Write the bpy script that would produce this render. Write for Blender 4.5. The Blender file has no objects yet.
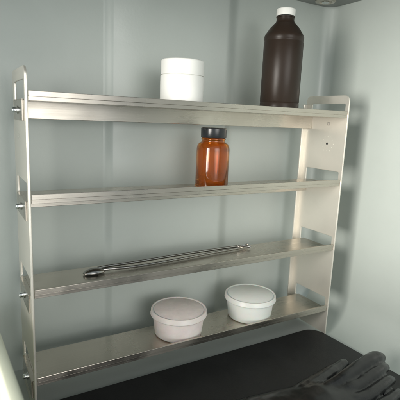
import bpy, bmesh, math, random
from mathutils import Vector, Matrix
random.seed(7)
PI = math.pi
C = bpy.context.scene.collection

# ------------------------------------------------------------------ helpers
def link(name, me, m=None, parent=None, loc=(0, 0, 0), smooth=True, angle=40):
    o = bpy.data.objects.new(name, me)
    C.objects.link(o)
    o.location = loc
    if parent is not None:
        o.parent = parent
    if m is not None:
        me.materials.clear()
        me.materials.append(m)
    if smooth:
        me.shade_smooth()
        bm = bmesh.new(); bm.from_mesh(me)
        for e in bm.edges:
            if len(e.link_faces) == 2 and e.calc_face_angle(0) > math.radians(angle):
                e.smooth = False
        bm.to_mesh(me); bm.free()
    return o

def obj(name, bm, m, parent=None, loc=(0, 0, 0), smooth=True, angle=40):
    bmesh.ops.recalc_face_normals(bm, faces=bm.faces[:])
    me = bpy.data.meshes.new(name)
    bm.to_mesh(me); bm.free()
    return link(name, me, m, parent, loc, smooth, angle)

def tag(o, label, cat, group=None):
    o['label'] = label; o['category'] = cat
    if group: o['group'] = group
    return o

def thing(name, label, cat, loc, group=None):
    o = bpy.data.objects.new(name, None)
    o.empty_display_size = 0.02
    C.objects.link(o); o.location = loc
    return tag(o, label, cat, group)

def struct(o):
    o['kind'] = 'structure'
    return o

def box(bm, x0, x1, y0, y1, z0, z1, bev=0.0, seg=2):
    r = bmesh.ops.create_cube(bm, size=1.0)
    vs = r['verts']
    for v in vs:
        v.co = Vector((x0 + (v.co.x + .5) * (x1 - x0), y0 + (v.co.y + .5) * (y1 - y0), z0 + (v.co.z + .5) * (z1 - z0)))
    if bev > 0:
        es = list({e for v in vs for e in v.link_edges})
        bmesh.ops.bevel(bm, geom=es, offset=bev, segments=seg, affect='EDGES', profile=.5)
    return bm

def lathe(bm, prof, n=96, c=(0, 0, 0), closed=False, mod=None):
    rings = []
    for (r, z) in prof:
        if r < 1e-6:
            rings.append([bm.verts.new((c[0], c[1], c[2] + z))])
        else:
            ring = []
            for i in range(n):
                a = 2 * PI * i / n
                rr = r * (mod(a, z) if mod else 1)
                ring.append(bm.verts.new((c[0] + rr * math.cos(a), c[1] + rr * math.sin(a), c[2] + z)))
            rings.append(ring)
    pairs = list(zip(rings[:-1], rings[1:]))
    if closed: pairs.append((rings[-1], rings[0]))
    for a, b in pairs:
        if len(a) == 1 and len(b) == 1: continue
        for i in range(n):
            j = (i + 1) % n
            if len(a) == 1: bm.faces.new((a[0], b[i], b[j]))
            elif len(b) == 1: bm.faces.new((a[i], a[j], b[0]))
            else: bm.faces.new((a[i], a[j], b[j], b[i]))
    return bm

def arc_prof(r0, z0, r1, z1, kind, n=6):
    """quarter-ellipse between two profile points; kind 'out' bulges outwards"""
    out = []
    for i in range(n + 1):
        t = i / n * PI / 2
        if kind == 'out':
            out.append((r1 + (r0 - r1) * math.cos(t), z0 + (z1 - z0) * math.sin(t)))
        else:
            out.append((r0 + (r1 - r0) * math.sin(t), z1 + (z0 - z1) * math.cos(t)))
    return out

def tube(bm, pts, rad, n=12, flat=1.0, caps=True):
    """round tube through pts (Vectors); rad a number or one per point; flat squashes it in z"""
    pts = [Vector(p) for p in pts]
    if not hasattr(rad, '__len__'): rad = [rad] * len(pts)
    rings = []
    for i, p in enumerate(pts):
        d = (pts[min(i + 1, len(pts) - 1)] - pts[max(i - 1, 0)]).normalized()
        s = d.cross(Vector((0, 0, 1)))
        if s.length < 1e-5: s = Vector((1, 0, 0))
        s.normalize(); u = s.cross(d).normalized()
        rings.append([bm.verts.new(p + rad[i] * (math.cos(2 * PI * k / n) * s + math.sin(2 * PI * k / n) * u * flat)) for k in range(n)])
    for a, b in zip(rings[:-1], rings[1:]):
        for k in range(n):
            bm.faces.new((a[k], a[(k + 1) % n], b[(k + 1) % n], b[k]))
    if caps:
        bm.faces.new(rings[0][::-1]); bm.faces.new(rings[-1])
    return bm

def spline(pts, n=8):
    """Catmull-Rom through points"""
    P = [Vector(p) for p in pts]
    P = [2 * P[0] - P[1]] + P + [2 * P[-1] - P[-2]]
    out = []
    for i in range(1, len(P) - 2):
        for k in range(n):
            t = k / n
            a, b, c, d = P[i - 1:i + 3]
            out.append(.5 * ((2 * b) + (c - a) * t + (2 * a - 5 * b + 4 * c - d) * t * t + (3 * b - a - 3 * c + d) * t ** 3))
    out.append(P[-2])
    return out

def rrect(x0, x1, y0, y1, r, n=8):
    """rounded rectangle outline; r a number or four radii (bl, br, tr, tl)"""
    if not hasattr(r, '__len__'): r = (r,) * 4
    cs = [(x0, y0, 180, 1, 1), (x1, y0, 270, -1, 1), (x1, y1, 0, -1, -1), (x0, y1, 90, 1, -1)]
    out = []
    for (cx, cy, a0, sx, sy), rr in zip(cs, r):
        if rr < 1e-6:
            out.append((cx, cy)); continue
        for k in range(n + 1):
            a = math.radians(a0 + 90 * k / n)
            out.append((cx + sx * rr + rr * math.cos(a), cy + sy * rr + rr * math.sin(a)))
    return out

def sheet(outlines, half, bevel):
    """flat plate with holes from 2-D outlines (first one outer), thickness 2*half, softened rim"""
    cu = bpy.data.curves.new('plate_curve', 'CURVE')
    cu.dimensions = '2D'; cu.fill_mode = 'BOTH'
    cu.extrude = half - bevel; cu.bevel_depth = bevel; cu.bevel_resolution = 2; cu.offset = -bevel
    for o in outlines:
        s = cu.splines.new('POLY'); s.points.add(len(o) - 1); s.use_cyclic_u = True
        for p, q in zip(s.points, o): p.co = (q[0], q[1], 0, 1)
    t = bpy.data.objects.new('plate_tmp', cu); C.objects.link(t)
    dg = bpy.context.evaluated_depsgraph_get(); dg.update()
    me = bpy.data.meshes.new_from_object(t.evaluated_get(dg))
    bpy.data.objects.remove(t); bpy.data.curves.remove(cu)
    return me

# ------------------------------------------------------------------ materials
def mat(name, col, rough=.5, metal=0.0, noise=0.06, nscale=8.0, bump=0.0, bscale=60.0, stretch=(1, 1, 1),
        rvar=0.0, aniso=0.0, spec=.5, smear=0.0, **kw):
    m = bpy.data.materials.new(name); m.use_nodes = True
    nt = m.node_tree; N = nt.nodes; L = nt.links
    b = N['Principled BSDF']
    tc = N.new('ShaderNodeTexCoord')
    mp = N.new('ShaderNodeMapping'); mp.inputs['Scale'].default_value = stretch
    L.new(tc.outputs['Object'], mp.inputs['Vector'])
    nz = N.new('ShaderNodeTexNoise'); nz.inputs['Scale'].default_value = nscale
    nz.inputs['Detail'].default_value = 8; nz.inputs['Roughness'].default_value = .62
    L.new(mp.outputs['Vector'], nz.inputs['Vector'])
    rp = N.new('ShaderNodeMapRange'); rp.inputs['From Min'].default_value = .25; rp.inputs['From Max'].default_value = .75
    rp.inputs['To Min'].default_value = 1 - noise; rp.inputs['To Max'].default_value = 1 + noise
    L.new(nz.outputs['Fac'], rp.inputs['Value'])
    mx = N.new('ShaderNodeVectorMath'); mx.operation = 'SCALE'
    mx.inputs[0].default_value = col
    L.new(rp.outputs['Result'], mx.inputs['Scale'])
    L.new(mx.outputs['Vector'], b.inputs['Base Color'])
    b.inputs['Metallic'].default_value = metal
    b.inputs['Roughness'].default_value = rough
    b.inputs['Specular IOR Level'].default_value = spec
    if rvar:
        r2 = N.new('ShaderNodeMapRange'); r2.inputs['From Min'].default_value = .25; r2.inputs['From Max'].default_value = .75
        r2.inputs['To Min'].default_value = rough - rvar; r2.inputs['To Max'].default_value = rough + rvar
        L.new(nz.outputs['Fac'], r2.inputs['Value']); L.new(r2.outputs['Result'], b.inputs['Roughness'])
    if smear:                                           # hand marks and wiped patches: uneven gloss
        n3 = N.new('ShaderNodeTexNoise'); n3.inputs['Scale'].default_value = 9; n3.inputs['Detail'].default_value = 2.5
        n3.inputs['Distortion'].default_value = 1.2
        L.new(tc.outputs['Object'], n3.inputs['Vector'])
        r3 = N.new('ShaderNodeMapRange'); r3.inputs['From Min'].default_value = .35; r3.inputs['From Max'].default_value = .7
        r3.inputs['To Min'].default_value = -smear; r3.inputs['To Max'].default_value = smear
        L.new(n3.outputs['Fac'], r3.inputs['Value'])
        ad = N.new('ShaderNodeMath'); ad.operation = 'ADD'
        L.new(r2.outputs['Result'], ad.inputs[0]); L.new(r3.outputs['Result'], ad.inputs[1])
        L.new(ad.outputs[0], b.inputs['Roughness'])
    if aniso:
        b.inputs['Anisotropic'].default_value = aniso
        cv = N.new('ShaderNodeCombineXYZ'); cv.inputs['Y'].default_value = 1.0; cv.inputs['Z'].default_value = 1.0
        L.new(cv.outputs['Vector'], b.inputs['Tangent'])
    if bump:
        n2 = N.new('ShaderNodeTexNoise'); n2.inputs['Scale'].default_value = bscale; n2.inputs['Detail'].default_value = 6
        L.new(mp.outputs['Vector'], n2.inputs['Vector'])
        bp = N.new('ShaderNodeBump'); bp.inputs['Strength'].default_value = bump; bp.inputs['Distance'].default_value = .001
        L.new(n2.outputs['Fac'], bp.inputs['Height']); L.new(bp.outputs['Normal'], b.inputs['Normal'])
    for k, v in kw.items():
        b.inputs[k].default_value = v
    return m

M = {}
M['wall'] = mat('wall_paint', (.462, .503, .474), smear=.09, rough=.42, noise=.04, nscale=5, bump=.12, bscale=240, rvar=.06)
M['floor'] = mat('floor_paint', (.44, .475, .455), rough=.5, noise=.05, nscale=9, bump=.1, bscale=200)
M['ceil'] = mat('ceiling_metal', (.26, .27, .26), rough=.45, metal=.5, noise=.05)
M['steel'] = mat('brushed_steel', (.57, .527, .465), rough=.28, smear=.08, metal=1.0, noise=.055, nscale=420, stretch=(.012, 1, 1),
                 bump=.035, bscale=900, rvar=.05, aniso=.72)
M['panel'] = mat('panel_metal', (.84, .80, .72), rough=.36, smear=.06, metal=.68, noise=.035, nscale=14, bump=.05, bscale=300, rvar=.05)
M['bolt'] = mat('bolt_steel', (.72, .74, .73), rough=.22, metal=1.0, noise=.05, nscale=60)
M['white'] = mat('white_plastic', (.84, .84, .80), rough=.45, noise=.015, nscale=30, bump=.04, bscale=150)
M['brown'] = mat('brown_plastic', (.027, .0185, .0135), spec=.22, rough=.34, noise=.08, nscale=25, bump=.06, bscale=220, rvar=.05)
M['blackcap'] = mat('black_plastic', (.012, .014, .016), rough=.25, noise=.1, nscale=40)
M['amber'] = mat('amber_glass', (.74, .28, .042), rough=.06, noise=.06, nscale=18, **{'Transmission Weight': .93, 'IOR': 1.48})
M['tubpink'] = mat('pink_tub_plastic', (.84, .755, .73), rough=.42, noise=.09, nscale=55, bump=.04, bscale=120,
                   **{'Subsurface Weight': .45, 'Subsurface Scale': .012})
M['tubwhite'] = mat('white_tub_plastic', (.79, .81, .77), rough=.40, noise=.02, nscale=40, bump=.04, bscale=120,
                    **{'Subsurface Weight': .45, 'Subsurface Scale': .012})
M['lidclear'] = mat('lid_plastic', (.71, .72, .685), rough=.36, noise=.02, nscale=40,
                    **{'Subsurface Weight': .45, 'Subsurface Scale': .004})
M['lidpink'] = mat('pink_lid_plastic', (.70, .65, .62), rough=.36, noise=.04, nscale=50,
                   **{'Subsurface Weight': .45, 'Subsurface Scale': .004})
M['lidpinkc'] = mat('pink_lid_centre', (.80, .71, .675), rough=.45, noise=.10, nscale=70, bump=.03, bscale=90,
                    **{'Subsurface Weight': .45, 'Subsurface Scale': .004})
M['lidclearc'] = mat('lid_centre', (.84, .85, .81), rough=.45, noise=.03, nscale=60, bump=.03, bscale=90,
                     **{'Subsurface Weight': .45, 'Subsurface Scale': .004})
M['tool'] = mat('polished_steel', (.36, .35, .335), rough=.2, metal=1.0, noise=.06, nscale=50)
M['mat'] = mat('black_rubber_mat', (.017, .0175, .018), rough=.55, noise=.18, nscale=30, bump=.22, bscale=420, rvar=.08)
M['glove'] = mat('black_glove_rubber', (.0085, .0092, .0100), rough=.25, noise=.15, nscale=26, bump=.22, bscale=90, rvar=.09)
M['cream'] = mat('cream_enamel', (.80, .82, .66), rough=.45, noise=.03, nscale=10)
M['dark'] = mat('dark_recess', (.02, .02, .02), rough=.6)
M['mark'] = mat('grey_mark', (.42, .39, .35), rough=.5)

# ------------------------------------------------------------------ measures
W = 0.525            # outer width of the rack
S = 0.12             # shelf pitch
FZ = -0.4225         # floor
MZ = -0.4190         # top of the black mat
XW, YW, ZC = 0.598, 0.134, 0.205    # right wall, back wall, ceiling

# ------------------------------------------------------------------ setting
def grid_sheet(name, prof, axis, a0, a1, m, n=2):
    """sweep a 2-D profile along an axis"""
    bm = bmesh.new()
    cols = []
    for i in range(n):
        a = a0 + (a1 - a0) * i / (n - 1)
        cols.append([bm.verts.new((p[0], a, p[1]) if axis == 'y' else (p[0], p[1], a)) for p in prof])
    for c0, c1 in zip(cols[:-1], cols[1:]):
        for k in range(len(prof) - 1):
            bm.faces.new((c0[k], c0[k + 1], c1[k + 1], c1[k]))
    return obj(name, bm, m, angle=60)

# back wall in plan (x, y): a pressed panel stands 7 mm proud between two folds
def S_(t): return t * t * (3 - 2 * t)
prof = [(-1.3, YW)]
prof += [(.128 + .016 * i / 10, YW + .001 * math.sin(i / 10 * PI) - .0075 * S_(i / 10)) for i in range(11)]
prof += [(.20, YW - .0072), (.30, YW - .0068)]
prof += [(.345 + .030 * i / 12, YW - .0066 + .011 * S_(i / 12)) for i in range(13)]
rc = .022
prof += [(XW - rc + rc * math.sin(t), YW + .0044 - rc + rc * math.cos(t)) for t in [PI / 2 * k / 10 for k in range(0, 11)]]
bw = struct(grid_sheet('back_wall', prof, 'z', FZ, ZC + .02, M['wall']))
# right wall with a coved foot (x, z), swept along y
cv = .060
prof = [(XW, ZC + .02), (XW, .0), (XW, FZ + cv)]
prof += [(XW - cv + cv * math.cos(t), FZ + cv - cv * math.sin(t)) for t in [PI / 2 * k / 12 for k in range(1, 13)]]
rw = struct(grid_sheet('right_wall', prof, 'y', -1.2, YW + .0044 - rc, M['wall']))
bm = bmesh.new(); box(bm, -1.3, XW - cv, -1.2, YW + .004, FZ - .02, FZ)
struct(obj('floor', bm, M['floor'], smooth=False))
bm = bmesh.new()
prof = [(-.1, ZC), (XW - .03, ZC), (XW - .012, ZC - .004), (XW - .003, ZC - .012)]
box(bm, -.35, XW + .02, -.24, YW + .01, ZC, ZC + .012)
struct(obj('ceiling', bm, M['ceil'], smooth=False))

# round steel fitting on the ceiling
t = thing('ceiling_fitting', 'round dull steel fitting on the ceiling in the top right corner', 'fitting', (.548, .104, ZC))
bm = bmesh.new()
lathe(bm, [(.0, -.0002), (.019, -.0002), (.019, -.002), (.017, -.0035), (.0125, -.0035), (.0115, -.0015), (0, -.0015)], 64)
obj('flange', bm, M['steel'], t)
bm = bmesh.new(); lathe(bm, [(0, -.0016), (.007, -.0016), (.007, -.004), (.005, -.005), (0, -.005)], 32)
obj('centre_cap', bm, M['bolt'], t)

# black mat with rounded rear corner
me = sheet([rrect(-.34, .0, -.62, .0, (.02, .02, .028, .02), 12)], .0015, .0008)
for v in me.vertices:
    x, y, z = v.co
    k = x + .0
    v.co = (x + .5225 + (-y) * .055, y + .030 + (x) * .0, z + MZ - .0015)
mt = link('floor_mat', me, M['mat'])
tag(mt, 'thin black rubber mat with rounded corner on the floor under the rack', 'mat')
for v in me.vertices:
    if v.co.x < .3: v.co.x -= .30
mt.data.update()

# cream upright board by the left panel
def BT(y): return -.2785 - (y + .004) * .186
pts = [(.118, BT(.118)), (-.42, BT(-.42)), (-.42, FZ + .0005), (.118, FZ + .0005)]
bm = bmesh.new()
a = [bm.verts.new((-.0405, p[0], p[1])) for p in pts]; b = [bm.verts.new((-.0525, p[0], p[1])) for p in pts]
bm.faces.new(a); bm.faces.new(b[::-1])
for i in range(4): bm.faces.new((a[i], b[i], b[(i + 1) % 4], a[(i + 1) % 4]))
bmesh.ops.bevel(bm, geom=bm.edges[:], offset=.003, segments=3, affect='EDGES', profile=.5)
t = thing('cream_board', 'pale cream board with sloping top edge left of the steel rack', 'board', (-.0465, -.1, FZ))
for v in bm.verts: v.co -= Vector((-.0465, -.1, FZ))
obj('board', bm, M['cream'], t)
bm = bmesh.new()
tube(bm, [(-.0075, .06, BT(.06) - FZ - .035), (-.0075, -.31, BT(-.31) - FZ - .035)], .0045, 12)
obj('gasket', bm, M['dark'], t)

# ------------------------------------------------------------------ the rack
RO = Vector((W / 2, .045, MZ))
rack = thing('storage_rack', 'stainless four shelf rack with pale slotted side panels standing on the black mat', 'rack', RO)

def side_panel(x0, x1, flange_dir):
    outl = [rrect(0, .103, MZ + .0005, .0275, (0, 0, .009, .012), 8)]
    for k in range(4):
        outl.append(rrect(.0078, .0885, -k * S - .0105, -k * S + .0128, .0022, 5))
    me = sheet(outl, (x1 - x0) / 2, .0009)
    for v in me.vertices:
        u, w, h = v.co
        v.co = Vector(((x0 + x1) / 2 + h, u, w)) - RO
    bm = bmesh.new(); bm.from_mesh(me)
    # rear lip folded inwards
    xa, xb = x0 - .009, x0 + .0008
    if flange_dir < 0: box(bm, xa - RO.x, xb - RO.x, .100 - RO.y, .1026 - RO.y, MZ + .002 - RO.z, .012 - RO.z, .0006, 2)
    bmesh.ops.recalc_face_normals(bm, faces=bm.faces[:])
    bm.to_mesh(me); bm.free()
    me.name = 'side_panel'
    return link('side_panel', me, M['panel'], rack, angle=12)
lp = side_panel(-.003, 0.0, 0)
rp = side_panel(W - .003, W, -1)
rp['label'] = 'right side panel with a small round hole and ring of dots'
# hole, ring of pips and square mark on the right panel's inner face
xi = W - .003
bm = bmesh.new()
def disc_x(bm, x, y, z, r, h, n=24):
    vs0 = [bm.verts.new((x, y + r * math.cos(2 * PI * k / n), z + r * math.sin(2 * PI * k / n))) for k in range(n)]
    vs1 = [bm.verts.new((x - h, y + r * .85 * math.cos(2 * PI * k / n), z + r * .85 * math.sin(2 * PI * k / n))) for k in range(n)]
    bm.faces.new(vs1)
    for k in range(n): bm.faces.new((vs0[k], vs0[(k + 1) % n], vs1[(k + 1) % n], vs1[k]))
disc_x(bm, -.0, 0, 0, .0022, .0006)
obj('screw_hole', bm, M['dark'], rp, Vector((xi, .0415, -.0585)) - RO)
bm = bmesh.new()
for k in range(12):
    a = 2 * PI * k / 12
    rr = .0125 if k % 2 else .0145
    disc_x(bm, 0, rr * math.cos(a), rr * math.sin(a), .00105, .0003, 10)
obj('dimple_ring', bm, M['panel'], rp, Vector((xi, .0415, -.0585)) - RO)
me = sheet([rrect(-.0028, .0028, -.003, .003, .0006, 3), rrect(-.0014, .0014, -.0016, .0016, .0004, 3)], .0004, .0001)
for v in me.vertices: v.co = Vector((v.co.z, v.co.x, v.co.y))
link('square_mark', me, M['mark'], rp, Vector((xi - .0003, .0420, -.0225)) - RO)

ZS = -.0098          # top of the shelf sheet below its front rail's top
def make_shelf():
    x0, x1 = .0006, W - .0036
    bm = bmesh.new()
    box(bm, x0, x1, .0046, .0838, ZS - .0014, ZS, .0004, 1)
    s = obj('shelf', bm, M['steel'], rack, Vector((0, 0, 0)) - RO, angle=15)
    bm = bmesh.new()                                    # front rail: folded double, soft top
    box(bm, x0, x1, .0012, .0046, -.0066, 0, .0005, 2)
    box(bm, x0, x1, .0018, .0042, -.0114, -.0064, .0004, 2)
    obj('front_rail', bm, M['steel'], s, angle=15)
    bm = bmesh.new()
    box(bm, x0, x1, .0838, .0853, -.0330, ZS - .0002, .0005, 2)
    obj('back_flange', bm, M['steel'], s, angle=15)
    for sx in (-1, 1):                                  # tab through the slot, turned down outside
        xa, xb = (-.0050, -.0032) if sx < 0 else (W + .0002, W + .0020)
        xc, xd = (-.0050, x0) if sx < 0 else (x1, W + .0020)
        bm = bmesh.new()
        box(bm, xa, xb, .0130, .0830, -.0345, -.0102, .0004, 1)
        box(bm, xc, xd, .0132, .0828, -.0102, ZS - .0002 + .0004, .0001, 1)
        tb = obj('end_tab', bm, M['steel'], s, angle=15)
        bm = bmesh.new()
        prof = [(0, 0), (.0052, 0), (.0052, .0012), (.0036, .0014), (.0036, .0052), (.0030, .0060), (.0014, .0060), (.0012, .0045), (0, .0045)]
        lathe(bm, prof, 24)
        rot = Matrix.Rotation(-PI / 2 if sx < 0 else PI / 2, 4, 'Y')
        bmesh.ops.transform(bm, matrix=Matrix.Translation((xa if sx < 0 else xb, .049, -.0225)) @ rot, verts=bm.verts)
        obj('bolt', bm, M['bolt'], tb)
    return s
sh0 = make_shelf()
for k in range(1, 4):
    c = sh0.copy(); C.objects.link(c); c.parent = rack
    c.location = sh0.location + Vector((0, 0, -k * S))
    for ch in list(sh0.children):
        d = ch.copy(); C.objects.link(d); d.parent = c
        for g in list(ch.children):
            e = g.copy(); C.objects.link(e); e.parent = d

# ------------------------------------------------------------------ things on the shelves
Z1, Z2, Z3, Z4 = [ZS - k * S + .0002 for k in range(4)]

# white jar
t = thing('plastic_jar', 'glossy white screw top jar standing on the top shelf', 'jar', (.2170, .042, Z1))
bm = bmesh.new()
p = [(0, .0), (.0275, .0)] + arc_prof(.0275, 0, .0305, .003, 'in', 5)[1:] + [(.0305, .046), (.0298, .0475), (.028, .0478), (.028, .052), (0, .052)]
p = [(0, 0)] + [(.0285 + .002 * math.sin(a), .002 - .002 * math.cos(a)) for a in [PI / 2 * k / 5 for k in range(6)]] + [(.0305, .0455), (.0300, .0465), (.0285, .0468), (.0285, .052), (0, .052)]
p = [(r * 1.03, z * .97) for r, z in p]
obj('body', lathe(bm, p), M['white'], t)
bm = bmesh.new()
p = [(.0286, .0474), (.0300, .0474), (.0302, .0480), (.0300, .0665)] + [(.0272 + .0028 * math.cos(a), .0665 + .0028 * math.sin(a)) for a in [PI / 2 * k / 6 for k in range(7)]] + [(.024, .0690), (0, .0690)]
p = [(r * 1.03, z * .97) for r, z in p]
obj('lid', lathe(bm, p, 256, mod=lambda a, z: 1 + (.005 * math.cos(64 * a) if .0470 < z < .0640 else 0)), M['white'], t)

# brown bottle
t = thing('brown_bottle', 'tall dark brown plastic bottle with small white cap on the top shelf', 'bottle', (.4030, .044, Z1))
R0 = .0322
p = [(0, .0)] + [(R0 - .003 + .003 * math.sin(a), .003 - .003 * math.cos(a)) for a in [PI / 2 * k / 5 for k in range(6)]]
p += [(R0, .0165), (R0 - .0007, .0178), (R0, .0191), (R0, .1130)]
p += [(R0 - .0007, .1145), (R0 - .0005, .1158), (R0, .1175), (R0, .1215)]
p += [(R0 - .0008, .1245), (R0 - .0028, .1272), (.0236, .1360), (.0180, .1418), (.0155, .1442), (.0145, .1465), (.0142, .1490), (.0142, .1515), (.0150, .1520), (.0150, .1532), (.0138, .1537), (0, .1537)]
bm = bmesh.new(); obj('body', lathe(bm, p, 128), M['brown'], t, angle=50)
bm = bmesh.new()
p = [(.0138, .1545), (.0150, .1545), (.0150, .1640)] + [(.0135 + .0015 * math.cos(a), .1640 + .0015 * math.sin(a)) for a in [PI / 2 * k / 5 for k in range(1, 6)]] + [(0, .1655)]
obj('cap', lathe(bm, p, 144, mod=lambda a, z: 1 + (.008 * math.cos(48 * a) if .1548 < z < .1640 else 0)), M['white'], t, angle=60)

# amber bottle
t = thing('amber_bottle', 'squat amber glass bottle with black screw cap on the second shelf', 'bottle', (.2755, .042, Z2))
Ra, th = .0258, .0022
outer = [(0, .0006), (.020, .0004), (.0225, 0)] + [(.0228 + .003 * math.sin(a), .003 - .003 * math.cos(a)) for a in [PI / 2 * k / 6 for k in range(7)]]
outer += [(Ra, .056)]
outer += [(Ra - .0065 + .0065 * math.cos(a), .056 + .0105 * math.sin(a)) for a in [PI / 2 * k / 9 for k in range(1, 9)]]
outer += [(.0190, .0670), (.0183, .0685), (.0182, .0705), (.0190, .0712), (.0190, .0720), (.0182, .0727), (.0182, .083), (.0160, .083)]
inner = [(.0160, .070), (.0163, .0675), (.0178, .0645), (Ra - th - .0012, .0580), (Ra - th, .054), (Ra - th, .006), (.020, .0030), (0, .0026)]
KA = 1.062
outer = [(r, z * KA) for r, z in outer]; inner = [(r, z * KA) for r, z in inner]
bm = bmesh.new(); obj('body', lathe(bm, outer + inner, 128), M['amber'], t, angle=60)
bm = bmesh.new()
p = [(.0184, .0740), (.0196, .0736), (.0199, .0742), (.0199, .0868)] + [(.0187 + .0012 * math.cos(a), .0868 + .0012 * math.sin(a)) for a in [PI / 2 * k / 4 for k in range(1, 5)]] + [(.016, .0876), (0, .0876)]
p = [(r, z * KA) for r, z in p]
obj('cap', lathe(bm, p, 200, mod=lambda a, z: 1 + (.010 * math.cos(50 * a) if .0745 * KA < z < .0868 * KA else 0)), M['blackcap'], t, angle=60)

# two lidded tubs
def tub(x, y, k, mb, ml, mc, label):
    t = thing('lidded_tub', label, 'tub', (x, y, Z4), 'lidded tubs on the bottom shelf')
    rb, rt_, h = .0385 * k, .0425 * k, .0405
    p = [(0, .0012), (rb - .005, .0010), (rb - .004, 0)] + [(rb - .0035 + .0035 * math.sin(a), .0035 - .0035 * math.cos(a)) for a in [PI / 2 * i / 6 for i in range(7)]]
    p += [(rb + (rt_ - rb) * .5, h * .5), (rt_, h - .004), (rt_, h), (rt_ - .002, h + .0005), (0, h + .0005)]
    bm = bmesh.new(); obj('body', lathe(bm, p, 112), mb, t, angle=50)
    R = .0460 * k
    p = [(rt_ + .0004, h - .0068), (R - .0004, h - .0070), (R, h - .0064), (R + .0002, h - .0058), (R - .0005, h - .0050), (R - .0008, h + .0008), (R - .0012, h + .0016), (R - .0020, h + .0019),
         (R - .0030, h + .0018), (R - .0038, h + .0012), (R - .0044, h + .0002), (R - .0052, h - .0002), (R - .010, h - .0002), (R - .0115, h + .0002), (.012, h + .0006), (0, h + .0006)]
    bm = bmesh.new(); ld = obj('lid', lathe(bm, p, 112), ml, t, angle=60)
    bm = bmesh.new(); lathe(bm, [(0, h + .0015), (R - .0062, h + .0012), (R - .0054, h + .0007), (R - .0052, h - .0003)], 96)
    obj('lid_centre', bm, mc, ld, angle=60)
tub(.2282, .0475, 1.0, M['tubpink'], M['lidpink'], M['lidpinkc'], 'low round tub of pinkish contents, nearer the rack middle on the bottom shelf')
tub(.3730, .0475, 1.0, M['tubwhite'], M['lidclear'], M['lidclearc'], 'low round plain white tub, nearer the right panel on the bottom shelf')

# long steel tongs lying along the third shelf
t = thing('steel_tongs', 'long polished steel tongs with spoon shaped end lying on the third shelf', 'tongs', (.2185, .0545, Z3))
T0 = Vector((.21, .04, Z3))
def loc(L): return [Vector(p) - T0 for p in L]
zt = Z3 + .0035
bm = bmesh.new()
tube(bm, spline(loc([(.088, .040, zt + .004), (.104, .042, zt + .004), (.150, .046, zt + .003), (.220, .0505, zt + .003), (.300, .0545, zt + .0025), (.346, .0545, zt + .0025), (.360, .052, zt + .002), (.369, .0475, zt)])), .0022, 12)
obj('arm', bm, M['tool'], t)
bm = bmesh.new()
tube(bm, spline(loc([(.088, .040, zt + .001), (.106, .037, zt + .001), (.150, .035, zt), (.220, .0395, zt), (.300, .0475, zt), (.344, .0512, zt - .0003), (.359, .0560, zt), (.370, .0605, zt + .001)])), .0022, 12)
obj('arm', bm, M['tool'], t)
bm = bmesh.new()                                                    # bowl
nu, nv = 20, 28
rings = []
for i in range(nu + 1):
    s = i / nu
    rings.append([bm.verts.new(Vector(((.0820) + .0160 * s * math.cos(2 * PI * k / nv), .0385 + .0085 * s * math.sin(2 * PI * k / nv), zt - .0015 + .0068 * (1 - s * s) ** .7)) - T0) for k in range(nv)])
for a, b in zip(rings[:-1], rings[1:]):
    for k in range(nv): bm.faces.new((a[k], a[(k + 1) % nv], b[(k + 1) % nv], b[k]))
bmesh.ops.remove_doubles(bm, verts=bm.verts, dist=1e-6)
bo = obj('bowl', bm, M['tool'], t)
sm = bo.modifiers.new('thick', 'SOLIDIFY'); sm.thickness = .0011; sm.offset = 0
bm = bmesh.new()
lathe(bm, [(0, -.0033), (.0030, -.0033), (.0033, -.003), (.0033, .0022), (.0028, .0027), (0, .0027)], 24, c=tuple(Vector((.3465, .0528, zt + .0022)) - T0))
obj('pivot', bm, M['tool'], t)

# ------------------------------------------------------------------ rubber glove: one skin, palm outwards
G0 = Vector((.36, -.155, MZ))
bm = bmesh.new()
def blob(c, r, sub=3):
    g = bmesh.ops.create_icosphere(bm, subdivisions=sub, radius=1.0)
    for v in g['verts']: v.co = Vector((c[0] + v.co.x * r[0], c[1] + v.co.y * r[1], c[2] + v.co.z * r[2])) - G0
def chain(pts, rads):
    P = [Vector(p) for p in pts]
    n = 16
    Q = spline(P, n)
    for i, q in enumerate(Q):
        f = min(i / n, len(rads) - 1); k = min(int(f), len(rads) - 2); w = f - k
        r = rads[k] * (1 - w) + rads[k + 1] * w
        blob(q, (r, r, r), 3)
# fingers
chain([(.366, -.1500, -.3960), (.405, -.1500, -.3860), (.442, -.1455, -.3810), (.480, -.1395, -.3820), (.502, -.1360, -.3890)], [.0115, .0104, .0100, .0104, .0086])
chain([(.366, -.1610, -.3980), (.408, -.1660, -.3930), (.444, -.1620, -.3905), (.476, -.1550, -.3920), (.4965, -.1490, -.3975)], [.0110, .0097, .0093, .0095, .0080])
chain([(.362, -.1740, -.4000), (.402, -.1850, -.3985), (.440, -.1815, -.3965), (.468, -.1745, -.3990), (.485, -.1690, -.4045)], [.0108, .0094, .0090, .0091, .0078])
chain([(.356, -.1880, -.4030), (.394, -.2030, -.4035), (.430, -.2025, -.4030), (.458, -.1960, -.4055), (.473, -.1910, -.4085)], [.0104, .0090, .0086, .0084, .0072])
chain([(.335, -.1330, -.4030), (.380, -.1230, -.4045), (.420, -.1120, -.4070), (.462, -.0990, -.4100)], [.0150, .0145, .0120, .0086])
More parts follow.
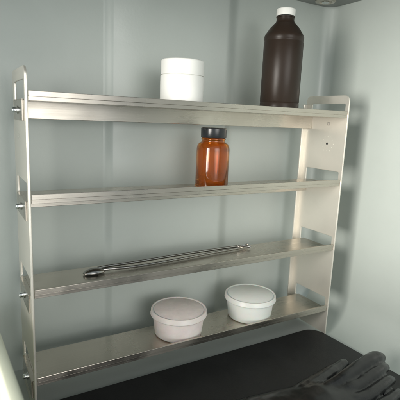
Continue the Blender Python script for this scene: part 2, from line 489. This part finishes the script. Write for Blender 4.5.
# palm and gauntlet: ellipsoid run
def run(pts):
    for a, b in zip(pts[:-1], pts[1:]):
        for k in range(6):
            w = k / 6
            blob([a[i] * (1 - w) + b[i] * w for i in range(3)], [a[3 + i] * (1 - w) + b[3 + i] * w for i in range(3)], 3)
run([(.392, -.166, -.4010, .014, .029, .0120), (.372, -.164, -.4010, .018, .034, .0145), (.350, -.160, -.4010, .022, .040, .0165), (.315, -.156, -.4030, .022, .042, .0155),
     (.275, -.157, -.4040, .022, .050, .0145), (.225, -.160, -.4040, .022, .060, .0145), (.165, -.166, -.4030, .022, .070, .0155),
     (.095, -.174, -.4010, .022, .078, .0175), (.040, -.178, -.4000, .022, .082, .0185)])
me = bpy.data.meshes.new('rubber_glove'); bm.to_mesh(me); bm.free()
g = bpy.data.objects.new('rubber_glove', me); C.objects.link(g)
md = g.modifiers.new('r', 'REMESH'); md.mode = 'VOXEL'; md.voxel_size = .0017; md.adaptivity = 0
md = g.modifiers.new('s', 'SMOOTH'); md.factor = .5; md.iterations = 5
tx = bpy.data.textures.new('creases', 'CLOUDS'); tx.noise_scale = .042; tx.noise_depth = 2
md = g.modifiers.new('d', 'DISPLACE'); md.texture = tx; md.strength = .0034; md.mid_level = .5; md.texture_coords = 'LOCAL'
md = g.modifiers.new('s2', 'SMOOTH'); md.factor = .5; md.iterations = 2
dg = bpy.context.evaluated_depsgraph_get(); dg.update()
me2 = bpy.data.meshes.new_from_object(g.evaluated_get(dg))
bpy.data.objects.remove(g)
me2.name = 'rubber_glove'
zmin = MZ + .0002 - G0.z
for v in me2.vertices:
    if v.co.z < zmin: v.co.z = zmin
g = link('rubber_glove', me2, M['glove'], None, G0, angle=180)
tag(g, 'black rubber gauntlet glove lying on the mat with fingers towards the right wall', 'glove')

# ------------------------------------------------------------------ lamps
def area(name, loc, target, sx, sy, power, col, spread=180):
    l = bpy.data.lights.new(name, 'AREA'); l.shape = 'RECTANGLE'; l.size = sx; l.size_y = sy
    l.energy = power; l.color = col; l.spread = math.radians(spread)
    o = bpy.data.objects.new(name, l); C.objects.link(o)
    o.location = loc
    o.rotation_euler = (Vector(target) - Vector(loc)).to_track_quat('-Z', 'Y').to_euler()
    return o
area('key_lamp', (-.58, -.38, .00), (.6, -.22, -.13), .36, .52, 2.45, (1, .96, .89), 59)
area('fill_lamp', (.20, -1.30, .12), (.28, 0, -.06), .90, 1.10, 1.16, (1, .975, .93), 47)

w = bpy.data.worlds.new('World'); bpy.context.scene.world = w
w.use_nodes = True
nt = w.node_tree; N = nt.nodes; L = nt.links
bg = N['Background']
# made-up surround for the steel to reflect: light and dark bands at every height
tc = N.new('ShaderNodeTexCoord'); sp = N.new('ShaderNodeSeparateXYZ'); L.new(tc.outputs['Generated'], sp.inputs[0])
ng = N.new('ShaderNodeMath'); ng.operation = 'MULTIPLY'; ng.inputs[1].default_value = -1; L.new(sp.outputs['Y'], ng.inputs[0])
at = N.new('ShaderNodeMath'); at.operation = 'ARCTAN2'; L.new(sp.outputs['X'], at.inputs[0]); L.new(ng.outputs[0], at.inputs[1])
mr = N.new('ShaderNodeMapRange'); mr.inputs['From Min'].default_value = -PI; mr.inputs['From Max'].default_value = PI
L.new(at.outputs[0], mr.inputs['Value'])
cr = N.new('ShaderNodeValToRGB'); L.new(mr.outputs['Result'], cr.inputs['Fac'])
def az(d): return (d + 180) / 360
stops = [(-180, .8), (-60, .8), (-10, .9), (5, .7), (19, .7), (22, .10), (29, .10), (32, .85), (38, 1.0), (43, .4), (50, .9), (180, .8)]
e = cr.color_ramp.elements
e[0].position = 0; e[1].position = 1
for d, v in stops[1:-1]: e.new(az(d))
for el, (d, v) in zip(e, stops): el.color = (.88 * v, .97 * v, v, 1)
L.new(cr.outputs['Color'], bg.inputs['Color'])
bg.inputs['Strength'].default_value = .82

# ------------------------------------------------------------------ camera
cam = bpy.data.cameras.new('camera'); co = bpy.data.objects.new('camera', cam); C.objects.link(co)
R = Matrix(((.8640435637812721, .057954511534077754, -.5000699895824635),
            (-.5015705856289137, .1841070085836392, -.8452996847404193),
            (.04307745953543806, .9811961495966186, .1881447541037019)))
co.matrix_world = Matrix.Translation((-.07881, -.52365, -.02289)) @ R.to_4x4()
cam.sensor_width = 36; cam.lens = 425.79 / 400 * 36
cam.clip_start = .01; cam.clip_end = 50
cam.dof.use_dof = True; cam.dof.focus_distance = .66; cam.dof.aperture_fstop = 9
sc = bpy.context.scene
sc.camera = co
sc.view_settings.view_transform = 'Standard'; sc.view_settings.look = 'None'
sc.view_settings.exposure = .10; sc.view_settings.gamma = 1
sc.cycles.max_bounces = 12; sc.cycles.transmission_bounces = 12; sc.cycles.glossy_bounces = 6
sc.cycles.use_denoising = True
